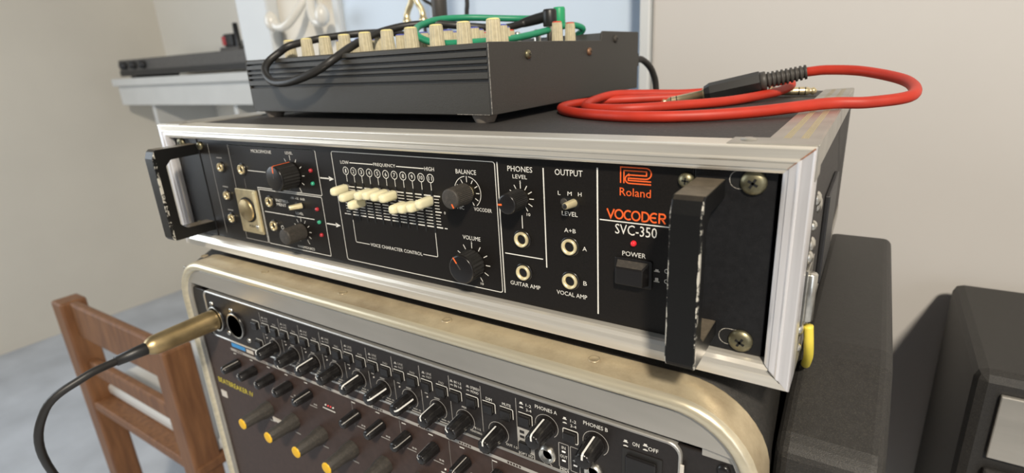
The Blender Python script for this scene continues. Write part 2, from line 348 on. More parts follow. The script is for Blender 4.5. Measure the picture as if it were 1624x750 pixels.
for i, x in enumerate(gx):
    pointer_knob(A, x+1.0, -124.0, 5.4, 16.5, gang[i])
    push_button(A, x-10.4, -105.2); push_button(A, x+2.4, -105.2)
    inout_icon(A, x-10.2, -99.6)
    text('LINE', x-4.2, -98.9, 4.6, 1.7, DY-0.08, 'print_dim', A); text('INST', x-4.2, -101.6, 4.6, 1.7, DY-0.08, 'print_dim', A)
    text('PAD', x+6.0, -102.4, 4.2, 1.7, DY-0.08, 'print_dim', A)
    MB().stroke([(x-9.6, -114.6), (x-7, -114.6)], 0.9, DY-0.08).build('tiny_print', 'print_grey', A); MB().stroke([(x-1.4, -115.8), (x+3.2, -115.8)], 0.9, DY-0.08).build('tiny_print', 'print_grey', A)
    MB().lathe([(0, 0.7), (0.5, 0.5), (0.6, 0)], (x-7.6, DY, -117.4), seg=8).build('indicator_lamp', 'print_dim', A)
    MB().stroke([(x+3, -131), (x+7, -131)], 1.0, DY-0.08).stroke([(x+8, -131), (x+10, -131)], 1.0, DY-0.08).build('tiny_print', 'print_grey', A)
    MB().stroke([(x+1.5, -133.1), (x+11, -133.1)], 0.8, DY-0.08).build('section_bar', 'print_dim', A)
for x in [-134.6+25.05*i for i in range(9)]+[116.2]:
    MB().stroke([(x, -95), (x, -131)], 0.35, DY-0.08).build('divider', 'print_dim', A)
MB().stroke([(90.6, -95), (90.6, -128)], 0.35, DY-0.08).build('divider', 'print_dim', A)
pointer_knob(A, 76.6, -124.2, 5.6, 16.5, -42); pointer_knob(A, 102.2, -124.3, 5.6, 16.5, -4)
push_button(A, 66.9, -105.2); push_button(A, 79.9, -105.2); push_button(A, 92.6, -105.4); push_button(A, 105.4, -105.2)
inout_icon(A, 66.6, -98.7); inout_icon(A, 79.6, -98.7)
for s, x, z, w, h in (('IN 1-2', 73, -98.2, 5.6, 1.8), ('IN 1-8', 73, -101, 5.6, 1.8), ('STEREO', 86.4, -98.2, 6.8, 1.8), ('MONO', 86.0, -101, 5.8, 1.8), ('MIX', 76.6, -115.0, 3.6, 1.5), ('DIM', 96.6, -102.4, 4.4, 2.0), ('MUTE', 109.4, -102.2, 6.2, 2.0),
                      ('PB 1-2', 85.6, -127.6, 5.6, 1.6), ('MONITORING', 84.6, -130.6, 9, 1.6), ('OUT 1-2', 111.4, -130.6, 8, 1.7),
                      ('PHONES A', 136.4, -96.2, 14.2, 2.4), ('PHONES B', 166.8, -96.2, 14.2, 2.4), ('1-2', 124.9, -97.6, 3.6, 1.9), ('3-4', 124.9, -100.8, 3.6, 1.9), ('1-2', 153.6, -98.0, 3.6, 1.9), ('3-4', 153.6, -101.2, 3.6, 1.9),
                      ('IN', 147.1, -117.9, 2.4, 2.0), ('OUT', 147.1, -124.0, 4.6, 2.0), ('MIDI', 147.2, -133.2, 5.6, 1.9), ('48', 154.2, -124.2, 3, 1.7), ('ON', 189.4, -99.2, 3.7, 2.3), ('OFF', 198.6, -99.0, 5.2, 2.3)):
    text(s, x, z, w, h, DY-0.08, 'print_white', A)
inout_icon(A, 118.6, -97.8, 'print_white'); inout_icon(A, 147.0, -98.2, 'print_white')
push_button(A, 118.6, -104.8); push_button(A, 148, -105.2, 7.4, 6.2)
MB().stroke(rrect(147.0, 156.3, -112.5, -104.2, 1, 3), 0.5, DY-0.08, True).build('button_outline', 'print_white', A)
pointer_knob(A, 136.5, -107.2, 5.8, 17, -4); pointer_knob(A, 166.8, -107.2, 5.8, 17, 2)
B(116.4, 127.6, DY-0.1, DY, -134.6, -114.8).build('option_plate', 'print_dim', A); B(117.6, 125.2, DY-2.2, DY, -130.2, -123.6).build('button', 'knob_gloss', A, 0.4)
B(117.8, 121, DY-0.2, DY-.05, -118.4, -116.4).build('icon', 'unit_black', A); B(117.8, 121, DY-0.2, DY-.05, -121.8, -120).build('icon', 'unit_black', A)
B(117.2, 127.0, DY-0.18, DY-.05, -134.2, -131.4).build('label_plate', 'unit_black', A); text('OPT I/O', 122, -132.8, 8.8, 1.9, DY-0.22, 'print_white', A)
for x in (136.5, 165.6):
    j = MB().lathe([(0, 5.6), (1.2, 5.6), (1.6, 5.0), (2.4, 4.9), (2.6, 4.2), (0.6, 3.3), (0.5, 0)], (x, DY, -126.4), seg=28).build('jack_socket', 'steel', A)
    sub(MB().lathe([(0.7, 3.1), (0.7, 0)], (x+.3, DY, -126.2), seg=20).build('socket_hole', 'hole_inner', A), j)
MB().stroke([(133.9+2.6*(1-math.cos(math.radians(a))), -134.2+1.6*math.sin(math.radians(a))) for a in range(-20, 201, 20)], 0.5, DY-.08).build('headphone_mark', 'print_dim', A)
MB().stroke(rrect(144.0, 150.2, -131.8, -115.2, 0.5, 2), 0.4, DY-.08, True).stroke(rrect(151.4, 157.2, -131.8, -115.2, 0.5, 2), 0.4, DY-.08, True).build('box_outline', 'print_dim', A)
for x, z in ((147.1, -120.6), (147.1, -126.8), (154.4, -127.2)): B(x-1.1, x+1.1, DY-0.25, DY, z-.45, z+.45).build('indicator_lamp', 'led_white', A)
inout_icon(A, 182.6, -99.6, 'print_white'); inout_icon(A, 193.2, -98.0, 'print_white')
B(182, 203.5, DY-0.6, DY, -131, -103.2).build('switch_frame', 'knob_black', A, 1.0); B(184.6, 201, DY-2.6, DY-.5, -129, -105.8).build('power_switch', 'knob_gloss', A, 1.0)
# combination microphone sockets on the left
def combo(x):
    c = MB().lathe([(0, 12.2), (1.6, 12.2), (2.2, 11.2), (2.2, 10.2), (0.6, 9.4), (0.5, 0)], (x, DY, -116.0), seg=32).build('combo_socket', 'knob_gloss', A)
    sub(MB().lathe([(2.2, 11.8), (2.6, 11.2), (2.2, 10.5)], (x, DY, -116.0), seg=32).build('socket_rim', 'steel', A), c)
    sub(MB().lathe([(0.6, 4.6), (2.0, 4.3), (2.0, 3.2), (0.8, 3.0), (0.8, 0)], (x, DY, -116), seg=20).build('socket_core', 'knob_dusty', A), c)
    for dx, dz in ((-13, 13.5), (13, -11)):
        s = MB().lathe([(0, 2.3), (0.8, 2.1), (1.2, 1.2), (1.2, 0)], (x+dx*0.2-(1.5 if dx < 0 else -12), DY, -116+dz), seg=12).build('screw', 'steel', A)
combo(-173.2); combo(-203.8)
push_button(A, -146.5, -105.2); push_button(A, -146.5, -123)
MB().lathe([(0, 3.2), (1.2, 3.0), (1.8, 2.0), (1.8, 0)], (232.5, DY+1, -97.6), seg=20).build('rack_screw', 'knob_gloss', A)

# ------------------------------------------------------------------ effects unit below it
E_ = thing('effects_unit', 'dark rack effects unit tinted with brown haze, with yellow capped knobs below the interface', 'effects unit', (0, 0, -314))
B(-241, 241, DY+.5, DY+3, -313.6, -136.2).build('front_panel', 'unit_haze_brown', E_, 0.5)
B(-214, 214, DY+3, 55, -312, -138).build('body', 'rack_dark', E_)
B(-241.0, -237.6, DY-1.2, DY+.5, -313.4, -136.4).build('edge_strip', 'aluminium_grey', E_, 0.4)
B(-190.8, -170, DY+.3, DY+.5, -141.2, -137.4).build('blue_label', 'print_blue', E_)
B(-168.2, -158, DY+.3, DY+.5, -141.4, -138.0).build('white_label', 'sticker_white', E_)
MB().stroke([(-194, -144.6), (232, -144.6)], 2.6, DY+.3).build('section_strip', 'print_dim', E_)
for x in (-180, -146, -104, -62, -6, 38, 74, 112):
    for q in range(5): MB().stroke([(x-5+q*2.1, -144.6), (x-3.6+q*2.1, -144.6)], 1.5, DY+.25).build('tiny_print', 'unit_haze_brown', E_)
text('BEATBREAKER IV', -202.5, -187.2, 57, 5.4, DY+.3, 'print_yellow', E_)
ex = [-186, -161, -136, -111.5, -86, -60, -30, -4, 22, 47, 74, 100, 128, 156]
for i, x in enumerate(ex):
    if i == 5: continue
    pointer_knob(E_, x, -157, 4.6, 16, (40, -30, -30, -28, 40, 0, 50, 40, 60, -40, 20, -40, 30, -40)[i], body='knob_gloss', ptr='print_dim' if i not in (1, 2, 3, 9) else 'pointer_white', y0=DY+.5, ring=False, wide=0.3)
    MB().stroke([(x-5, -148.2), (x-1, -148.2)], 0.8, DY+.3).build('tick_label', 'print_white', E_)
    MB().stroke([(x+2.5, -166.4), (x+4.2, -166.4)], 1.4, DY+.3).stroke([(x+4.8, -166.4), (x+6.6, -166.4)], 1.4, DY+.3).build('tiny_print', 'print_dim', E_)
    MB().stroke([(x-3, -169), (x+6, -169)], 0.7, DY+.3).build('tick_label', 'print_dim', E_)
for x0, z0 in ((-60, -160), (62, -171)):
    for q in range(4): MB().lathe([(0, 0.8), (0.5, 0.6), (0.6, 0)], (x0-8+q*3, DY+.5, z0-2), seg=8).build('indicator_lamp', 'led_red' if q in (1, 2) else 'print_white', E_)
    MB().stroke([(x0-12, z0-5.5), (x0+3, z0-5.5)], 1.0, DY+.3).build('tick_label', 'print_white', E_)
for x in (-35, 15, 60, 95): MB().stroke([(x, -147), (x, -172)], 0.3, DY+.3).build('divider', 'print_grey', E_)
for i in range(9):
    x = -152.5+36.4*i
    k = MB().lathe([(0, 7.4), (6, 7.2), (10, 6.0), (25.2, 5.2), (25.6, 4.9), (25.6, 0)], (x, DY+.5, -194), seg=36, radial=rib(0.3)).build('capped_knob', 'knob_dusty', E_)
    sub(MB().lathe([(25.4, 4.9), (26.3, 4.7), (26.5, 4.1), (26.5, 0)], (x, DY+.5, -194), seg=28).build('cap', 'yellow_cap', E_), k)
    MB().stroke([(x-14, -203), (x-9, -203)], 1.0, DY+.3).build('tick_label', 'print_grey', E_)
    MB().stroke([(x-2, -206.5), (x+5, -206.5)], 1.2, DY+.3).build('tiny_print', 'print_grey', E_)
B(-149, -133, DY-.1, DY+.5, -205.6, -201.4).build('tape_label', 'sticker_white', E_)
B(-231, -222, DY-.1, DY+.5, -206, -199).build('tape_label', 'sticker_white', E_)

# brass microphone plug standing in the left socket
P_ = thing('microphone_plug', 'brass coloured microphone plug pushed into the audio interface', 'plug', (-203.8, -22.6, -116))
MB().lathe([(0, 9.2), (1, 9.5), (8, 9.5), (9, 9.3), (40, 8.6), (52, 8.2), (56, 6.5), (58, 4.8)], (-203.8, -22.6, -116), seg=32).build('barrel', 'brass_dull', P_)
MB().lathe([(58, 5.2), (80, 4.0), (80, 0)], (-203.8, -22.6, -116), seg=20).build('strain_relief', 'plug_black', P_)
MB().tube(catmull([(-203.8, -100, -116), (-204, -125, -118), (-215, -150, -135), (-240, -155, -190), (-300, -120, -320), (-380, -60, -520), (-450, 0, FLOOR+4)], 8), 3.0).build('cord', 'black_cable', P_)

# ================================================================== upper rack case
U = thing('aluminium_rack_case', 'black topped rack case with silver extruded frame holding the vocoder', 'rack case', (0, 140, -58.5))
XW, ZT, ZB = 254.6, 54.2, -55.6
ZTOP = 52.0; YB = 290
pt = [(0, 10), (0, -5.4), (0.5, -6.6), (1.0, -6.8), (4.8, -6.6), (5.2, -7.0), (5.8, -7.2), (6.3, -6.9), (6.6, -6.4), (9.0, -6.5), (9.2, -5.9), (10.2, -5.7), (11.2, -5.0), (11.5, -3.6), (11.5, -0.6)]
pb = [(0, 10), (0, -5), (0.7, -6.8), (5.7, -6.8), (6.3, -6.5), (8.4, -5.9), (10.2, -4.6), (11.0, -3.0), (11.3, 0.6)]
def rail(side, prof):
    vs = []; n = len(prof)
    for e in (0, 1):
        for d, y in prof:
            if side in 'TB': vs.append(((-XW+d) if e == 0 else (XW-d), y, (ZT-d) if side == 'T' else (ZB+d)))
            else: vs.append(((XW-d) if side == 'R' else (-XW+d), y, (ZB+d) if e == 0 else (ZT-d)))
    fs = [(i, i+1, n+i+1, n+i) for i in range(n-1)]
    mb = MB().add(vs, fs); o = mb.build('frame_rail', 'aluminium' if side in 'TB' else 'aluminium_side', U)
    return o
for s, p in (('T', pt), ('B', pb), ('L', pt), ('R', pt)): rail(s, p)
# open mitre joint showing rust at the top right corner, dark seam at the lower right
MB().add([(XW-.5, -6.95, ZT-.2), (XW-9.3, -6.95, ZT-8.6), (XW-9.9, -6.95, ZT-9.4), (XW-.2, -6.95, ZT-.8)], [(0, 1, 2, 3)]).build('mitre_gap', 'rust', U)
MB().add([(XW-4, -6.95, ZB+4), (XW-9.3, -6.95, ZB+9.2), (XW-9.6, -6.95, ZB+8.9), (XW-4, -6.95, ZB+3.7)], [(0, 1, 2, 3)]).build('mitre_gap', 'hole_dark', U)
B(-XW+1, XW-1, 3, YB, ZTOP-6, ZTOP).build('top_panel', 'case_black', U)
B(-XW+1, XW-1, 3, YB, ZB+.2, ZB+7).build('bottom_panel', 'case_black', U)
for sx in (1, -1):
    B(*sorted(((XW-.6)*sx, (XW-7)*sx)), 8, YB, ZB+1, ZT-1).build('side_panel', 'case_black', U)
    t_ = MB().prism([(XW*sx, ZT-12), (XW*sx, ZT-.4), ((XW-.8)*sx, ZT+.1), ((XW-21)*sx, ZTOP+1.2), ((XW-21.6)*sx, ZTOP+.2), ((XW-21)*sx, ZTOP-1), ((XW-2)*sx, ZTOP-1), ((XW-2)*sx, ZT-12)], 'y', 2, YB).build('edge_trim', 'trim_silver', U)
    for g in () if sx < 0 else (12.6, 13.4, 14.2, 15.0, 5.6, 6.4, 7.2, 8.0):
        xx = (XW-g)*sx; zz = ZTOP+1.2+(ZT+.1-ZTOP-1.2)*(21-g)/20.2+.08
        sub(MB().tube([(xx, 14, zz), (xx, YB-6, zz)], 0.16, 6).build('groove_line', 'trim_gold', U), t_)
    MB().prism([(XW*sx, ZB+12), (XW*sx, ZB), ((XW-14)*sx, ZB-.2), ((XW-14)*sx, ZB+1), ((XW-2)*sx, ZB+1.2), ((XW-2)*sx, ZB+12)], 'y', 10, YB).build('edge_trim', 'trim_silver', U)
    cp = MB().prism([((XW+.6)*sx, ZT-14), ((XW+.6)*sx, ZT+.5), ((XW-34)*sx, ZTOP+2.6), ((XW-34)*sx, ZTOP+2), ((XW-1)*sx, ZT-.4), ((XW-1)*sx, ZT-14)], 'y', -4.5, 12).build('corner_plate', 'trim_silver', U, 0.2)
    sub(MB().lathe([(0, 3.4), (0.5, 3.0), (0.9, 1.8), (1.0, 0)], ((XW-27)*sx, 5, ZTOP+2.7), (0, 0, 1), 20).build('rivet', 'trim_silver', U), cp)
B(-XW+3, XW-3, YB, YB+4, ZB+2, ZTOP).build('back_panel', 'case_black', U)
for sx in (1, -1):
    for sy in (30, 250): B(sx*190-20, sx*190+20, sy, sy+30, -59.2, ZB+.3).build('foot', 'foot_rubber', U, 1)
# bright fittings on the right flank: rivets and a hinge barrel
for y, z, r in ((34, 24, 3.6), (44, 19, 4.4), (27, 13, 2.6), (30, 3, 3.8), (26, -2, 3.2), (22, -37, 3.0), (20, -46, 2.4)):
    MB().lathe([(0, r), (0.8, r*0.9), (1.6, r*0.55), (1.9, 0)], (XW-.6, y, z), (1, 0, 0), 20).build('rivet', 'steel', U)
MB().lathe([(0, 2.6), (0.6, 3.0), (23.4, 3.0), (24, 2.6), (24, 0)], (XW+1.4, 22, -32), (0, 0, 1), 20).build('hinge_barrel', 'steel', U)
B(XW-.6, XW+.6, 18, 44, -34, -6).build('hinge_leaf', 'steel', U, 0.2)
B(XW-.6, XW+2.2, 90, 160, -40, 12).build('catch_plate', 'device_dark', U, 0.8)

# ================================================================== vocoder
V = thing('vocoder', 'black rack vocoder with cream sliders, orange lettering and two black handles', 'vocoder', (0, 0, -44))
B(-206.8, 206.8, 0, 2.5, -44, 44).build('front_panel', 'panel_black', V, 0.3)
B(-212, 212, 2.5, 250, -42, 42).build('chassis', 'rack_dark', V)
def slotted(sx):
    return B(*sorted((207.2*sx, 241.2*sx)), -0.6, 2.2, -44, 44).build('rack_ear', 'ear_black', V, 0.4)
for sx in (1, -1): slotted(sx)
PY = -0.12
# handles: an open bracket with chamfered corners
hp = [(-0.5, 38.2), (-33.5, 38.2), (-35.6, 36.6), (-37.8, 31.2), (-37.8, -35.0), (-36.2, -37.6), (-33.5, -38.2), (-0.5, -38.2), (-0.5, -30), (-24, -29.6), (-28.5, -25.5), (-28.5, 24), (-24, 28.6), (-0.5, 29.4)]
for sx in (1, -1):
    c = Vector((214.2*sx, 0, 0)); o = ORG
    ORG = c
    h = MB().prism([(y, z) for y, z in hp], 'x', c.x-6.4, c.x+6.4).build('handle', 'handle_black', V, 0.6); h.location = (c-o)*MM; ORG = o
# rack screws with cross slots and bare metal around the oval holes
def cross_screw(parent, c, r, m, d=(0, -1, 0), dome=1.3, name='screw', rot=20):
    d = Vector(d).normalized()
    s = MB().lathe([(0, r), (0.8, r), (1.4, r*0.93), (1.4+dome*0.6, r*0.65), (1.4+dome, r*0.25), (1.4+dome, 0)], c, d, 28).build(name, m, parent)
    u = d.orthogonal().normalized(); w = d.cross(u); a = math.radians(rot); e1 = u*math.cos(a)+w*math.sin(a); e2 = d.cross(e1); mb = MB(); o = Vector(c)+d*(1.4+dome*0.93)
    for p, q in ((e1, e2), (e2, e1)):
        L, t = r*0.42, r*0.10
        pts = [o+p*L*i+q*t*j+d*k for k in (-.5, 0.16) for i, j in ((-1, -1), (1, -1), (1, 1), (-1, 1))]
        mb.add(pts, [(4, 5, 6, 7), (0, 1, 5, 4), (1, 2, 6, 5), (2, 3, 7, 6), (3, 0, 4, 7)])
    sub(mb.build('cross_slot', 'hole_dark', parent), s); return s
for sx in (1, -1):
    for z, dz in ((38.1, -.6), (-38.1, .4)):
        zz = z+dz
        hol = MB().stroke(rrect(226.6*sx-4.4, 226.6*sx+9, zz-3.2, zz+4.8, 3.9, 6), 0.34, -0.72, True).build('hole_edge', 'scuff', V)
        MB().prism(rrect(226.6*sx-4.2, 226.6*sx+8.6, zz-3.0, zz+4.6, 3.7, 6), 'y', -0.68, -0.5).build('hole', 'hole_dark', V)
        cross_screw(V, (232.0*sx, -0.7, zz), 5.4, 'screw_olive', rot=15)
cross_screw(V, (203.6, -0.1, 36.4), 3.6, 'screw_olive', rot=40); cross_screw(V, (-203.6, -0.1, 36.4), 3.6, 'screw_olive', rot=40)
# printed outlines
def out(pts, w=0.55, close=False, m='print_white', name='printed_line'): return MB().stroke(pts, w, PY, close).build(name, m, V)
out([(-192, 38.6), (-192.6, -39.6)], 0.4, m='print_dim')
out([(-54.6, 38.9), (-162.6, 38.9), (-163.0, -40.2), (-132.6, -40.2)], 0.45, m='print_dim')
out([(-108, 6.2), (-132.4, 6.2), (-132.8, -40.0)], 0.5)
out([(-162, 38.9), (-55.6, 38.9), (-54.6, 38), (-54.6, 6.9), (-55.4, 6.1), (-108, 6.1)], 0.5)
out(rrect(-131.4, -55.7, -40.3, 4.8, 1, 3), 0.5, True)
out([(-129, -13.2), (-68, -13.2)], 0.6)
out([(-141.3, 19.2), (-118, 19.2)], 0.5); out([(-148.5, 12), (-148.7, 4)], 0.3, m='print_grey')
out(rrect(-37.6, 98.1, -39.8, 38.9, 1.6, 4), 0.5, True)
out([(99.8, 39), (99.8, -39.5)], 0.7); out([(129.0, 37.4), (129.0, -18.6)], 0.7); out([(159.8, 39.4), (159.8, -40.2)], 0.8)
out([(101.6, -14), (126.8, -14)], 0.6); out([(114.4, 10), (114.4, 2.4)], 0.5); out([(161, 13.0), (198, 13.0)], 0.6)
for x0, x1, z in ((-53.6, -39.0, 19.4), (-54.6, -39.6, -14.6)):
    MB().stroke([(x0, z), (x1-4, z)], 0.9, PY).add([(x1-5, PY, z+1.7), (x1-5, PY, z-1.7), (x1, PY, z)], [(0, 1, 2)]).build('printed_arrow', 'print_white', V)
out([(-20.6, 32.0), (1.6, 32.0)]); out([(22.4, 32.0), (45.4, 32.0)])
out([(-25.5, -8.6), (-25.6, -24.2), (-25, -24.8), (-12, -24.8)], 0.45); out([(49.6, -8.6), (49.6, -24), (49, -24.6), (37.3, -24.6)], 0.45)
for s, x, z, w, h in (('MICROPHONE', -118.8, 35.2, 25.6, 2.5), ('LEVEL', -84.6, 35.6, 8.6, 2.0), ('INSTRU-', -103.6, -2.4, 16, 2.3), ('MENT', -105.4, -5.6, 12, 2.3), ('-30 -15  0dB', -84, 1.4, 17, 1.7), ('LEVEL', -84.6, -10.3, 9, 1.9), ('HARMONICS', -84.0, -37.6, 20, 2.0), ('10', -78.0, 6.4, 2.2, 1.5),
                      ('LOW', -25.4, 32.0, 8.2, 2.3), ('FREQUENCY', 12.0, 32.0, 19.6, 2.4), ('HIGH', 49.8, 32.0, 7.6, 2.4), ('VOICE CHARACTER CONTROL', 12.7, -24.7, 47.6, 2.3), ('0', 58.8, 5.4, 1.2, 1.7),
                      ('BALANCE', 77.5, 32.0, 14.8, 2.7), ('VOCODER', 87.8, 10.3, 12.6, 2.2), ('MIC', 71.6, 10.2, 5, 2.2), ('VOLUME', 77.8, -8.2, 13.2, 2.6), ('5', 77.5, -11.3, 1.0, 1.6), ('10', 83.2, -36.8, 2.2, 1.6),
                      ('PHONES', 114.4, 35.9, 15.8, 3.0), ('LEVEL', 114.2, 31.7, 9.2, 2.2), ('5', 114.3, 28.7, 1.0, 1.6), ('10', 118.7, 10.9, 2.3, 1.7), ('GUITAR AMP', 114.2, -31.9, 20.2, 2.5),
                      ('OUTPUT', 143.8, 35.8, 15.9, 3.2), ('L', 138.1, 24.8, 1.5, 2.1), ('M', 144.2, 24.9, 2.4, 2.1), ('H', 150.0, 25.0, 2.0, 2.1), ('LEVEL', 144.0, 14.0, 9.2, 2.4), ('A+B', 143.9, 4.8, 6.8, 2.3), ('A', 152.3, -4.2, 2.4, 2.4), ('B', 152.3, -23.9, 2.1, 2.4), ('VOCAL AMP', 144.1, -32.0, 18.6, 2.5),
                      ('SVC-350', 180.0, 9.2, 21.4, 5.2), ('POWER', 179.3, -3.3, 12.2, 2.5), ('ON', 197.0, -9.4, 4.2, 2.4), ('OFF', 197.8, -14.8, 5.8, 2.4)):
    text(s, x, z, w, h, PY, 'print_white' if x > -165 else 'print_grey', V)
for z in (27.4, 3.0, -17.2): MB().stroke([(-183, z), (-175, z)], 0.9, PY).build('tiny_print', 'print_grey', V)
MB().stroke([(-109.6+1.5*math.cos(a*.5236), -24.4+1.5*math.sin(a*.5236)) for a in range(12)], 0.4, PY, True).build('printed_ring', 'print_white', V)
for z, full in ((-9.4, 0), (-14.8, 1)):
    mb = MB().stroke([(189.8, z-.9), (192.6, z-.9)], 0.5, PY).stroke([(190.4, z-(.2 if not full else -.1)), (192.0, z-(.2 if not full else -.1))], 0.8 if not full else 2.0, PY); mb.build('printed_icon', 'print_white', V)
# numbered rings, slots, scale and slider caps
SX = [-25.4+7.53*k for k in range(11)]
SZ = [14.4, 10.8, 6.4, 13.4, 14.3, 14.1, 13.9, 7.4, 8.5, 10.0, 12.9]
for k, x in enumerate(SX):
    MB().stroke([(x+2.6*math.cos(a*math.pi/12), 26.2+2.6*math.sin(a*math.pi/12)) for a in range(24)], 0.42, PY, True).build('number_ring', 'print_white', V)
    text(str(k+1), x, 26.2, 1.1 if k == 0 else (2.6 if k > 8 else 1.7), 2.6, PY, 'print_white', V)
    out([(x, 23.4), (x, 18.6)], 0.42)
for r in range(11):
    z = 15.4-2*r; big = r in (0, 5, 10)
    for k in range(10 if not big else 10):
        out([(SX[k]+1.0, z), (SX[k+1]-1.0, z)], 0.75 if big else 0.45, name='scale_mark')
    out([(SX[10]+1.4, z), (SX[10]+(6.4 if big else 5.2), z)], 0.8 if big else 0.45, name='scale_mark'); out([(SX[0]-5.2, z), (SX[0]-1.4, z)], 0.8 if big else 0.45, name='scale_mark')
out([(57.6, -4.6), (59.8, -4.6)], 0.6, name='scale_mark'); out([(-33, -4.6), (-31, -4.6)], 0.6, name='scale_mark')
def slider_mesh(x, z):
    mb = MB()
    secs = [(-2.0, 2.4, 2.7), (-2.8, 2.75, 3.1), (-11.8, 2.5, 2.85), (-13.6, 2.1, 2.5), (-14.6, 1.2, 1.5)]
    vs = []; fs = []; n = 16
    for y, a, b in secs:
        for q in range(n):
            t = 2*math.pi*q/n; ct, st = math.cos(t), math.sin(t); f = (abs(ct)**4+abs(st)**4)**-.25
            vs.append((x+a*ct*f, y, z+b*st*f))
    for s_ in range(len(secs)-1):
        for q in range(n): fs.append((s_*n+q, s_*n+(q+1) % n, (s_+1)*n+(q+1) % n, (s_+1)*n+q))
    fs += [tuple(range(n))[::-1], tuple(range((len(secs)-1)*n, len(secs)*n))]
    return mb.add(vs, fs, True)
for k, x in enumerate(SX):
    MB().prism(rrect(x-0.75, x+0.75, -8.4, 18.7, 0.7, 4), 'y', -0.32, 0.02).build('slider_slot', 'hole_dark', V)
    st = B(x-1.0, x+1.0, -3.4, 0.3, SZ[k]-2.4, SZ[k]+2.4).build('slider_stem', 'aluminium_grey', V, 0.2)
    sub(slider_mesh(x, SZ[k]).build('slider_cap', 'cream_cap', V), st)
# knobs
def ticks(cx, cz, r0, r1, angs, long=(), w=0.5, m='print_white'):
    for a in angs:
        sx, sz = rot2(a); q = r1+(1.2 if a in long else 0); out([(cx+sx*r0, cz+sz*r0), (cx+sx*q, cz+sz*q)], w, name='tick_mark', m=m)
ANG = [-150, -120, -90, -60, -30, 0, 30, 60, 90, 120, 150]
ticks(-84.5, 19.4, 11.0, 13.6, ANG, (0, 150)); ticks(77.6, 19.8, 6.2, 8.6, ANG, (0,)); ticks(77.4, -24.3, 9.6, 12.8, ANG, (0,)); ticks(114.3, 19.8, 5.4, 8.2, ANG, (0,)); ticks(-84.5, -24.3, 7.6, 10.2, ANG, (0, 150), 0.45)
out([(77.6+9.6*math.sin(math.radians(a)), 19.8+9.6*math.cos(math.radians(a))) for a in range(8, 141, 6)], 0.4)
out([(77.6+9.6*math.sin(math.radians(a)), 19.8+9.6*math.cos(math.radians(a))) for a in range(-8, -141, -6)], 0.4)
def face_knob(x, z, r, L, ang, m, groove=True, ptr='pointer_orange', nrib=36, taper=0.95, side=False, collar=0.0, rd=0.35):
    seg = nrib*2; y0 = -0.3
    p = ([(0, r*0.66), (collar, r*0.66)] if collar else [(0, r*0.98)])
    k = MB().lathe([(max(collar, 0.2), r*0.97), (collar+.8, r), (L-1.6, r*taper), (L-1.4, r*taper-.1)], (x, y0, z), seg=seg, smooth=False, radial=lambda i, t, q: q-(rd if i % 2 else 0)).build('knob', m, V)
    sub(MB().lathe([(L-1.7, r*taper-.15), (L-.7, r*taper-.1), (L-.15, r*taper-.55), (L, r*taper-1.2), (L, 0)], (x, y0, z), seg=40).build('knob_face', 'knob_gloss' if m != 'knob_dusty' else 'knob_dusty', V), k)
    if collar: sub(MB().lathe([(0, r*0.72), (collar+.3, r*0.72), (collar+.3, 0)], (x, y0, z), seg=28).build('collar', 'brass_light', V), k)
    sx, sz = rot2(ang); e = Vector((sx, 0, sz)); t = Vector((sz, 0, -sx)); c = Vector((x, y0, z))
    def quad(secs, w, mm, nm):
        vs = []
        for rad, d in secs: vs += [c+e*rad+Vector((0, -d, 0))-t*w, c+e*rad+Vector((0, -d, 0))+t*w]
        sub(MB().add(vs, [(2*i, 2*i+1, 2*i+3, 2*i+2) for i in range(len(secs)-1)]).build(nm, mm, V), k)
    R_ = r*taper
    if side: quad([(r+.06, collar+1), (R_+.08, L-1.5), (R_-.4, L+.06), (R_*0.45, L+.08)], 0.6, ptr, 'pointer')
    elif ptr: quad([(R_-.35, L+.02), (R_-1.2, L+.1), (R_*0.5, L+.1)], 0.5, ptr, 'pointer')
    if groove: quad([(R_*0.5, L+.07), (R_*0.02, L+.07)], 0.5, 'knob_dusty', 'pointer_groove')
    return k
face_knob(-84.5, 19.4, 9.8, 15.6, 4, 'knob_black', side=True, nrib=26, taper=0.96, rd=.5)
face_knob(77.6, 19.8, 6.3, 16.6, 152, 'knob_dusty', collar=2.2)
face_knob(77.4, -24.3, 9.3, 12.2, -35, 'knob_black', nrib=24, taper=0.97, rd=.5)
face_knob(114.3, 19.8, 5.9, 14.6, -95, 'knob_black', collar=1.6, groove=False)
face_knob(-84.5, -24.3, 6.4, 16.4, -60, 'knob_dusty', groove=False, ptr=None)
# jack sockets
def jack(x, z, m='brass_light', r=4.4):
    n = MB().lathe([(0, r+1.2), (0.5, r+1.2), (0.7, r+.7)], (x, 0, z), seg=32).build('jack_socket', 'knob_gloss', V)
    sub(MB().lathe([(0, r), (1.9, r), (2.3, r-.35), (2.25, r-.7), (1.7, r-1.5), (0.2, r-1.75)], (x, 0, z), seg=32).build('socket_sleeve', m, V), n)
    sub(MB().lathe([(0.2, r-1.7), (0.2, 0)], (x, 0, z), seg=24).build('socket_hole', 'hole_inner', V), n)
for x, z in ((113.8, -4.0), (113.8, -24.0), (143.7, -4.1), (143.6, -23.8)): jack(x, z)
for x, z in ((-148.5, 19.6), (-119.4, -4.3), (-119.6, -24.1)): jack(x, z, 'brass', 3.9)
for x, z in ((-178.6, 19.6), (-178.4, -4.3), (-178.9, -24.4)): jack(x, z, 'brass', 3.6)
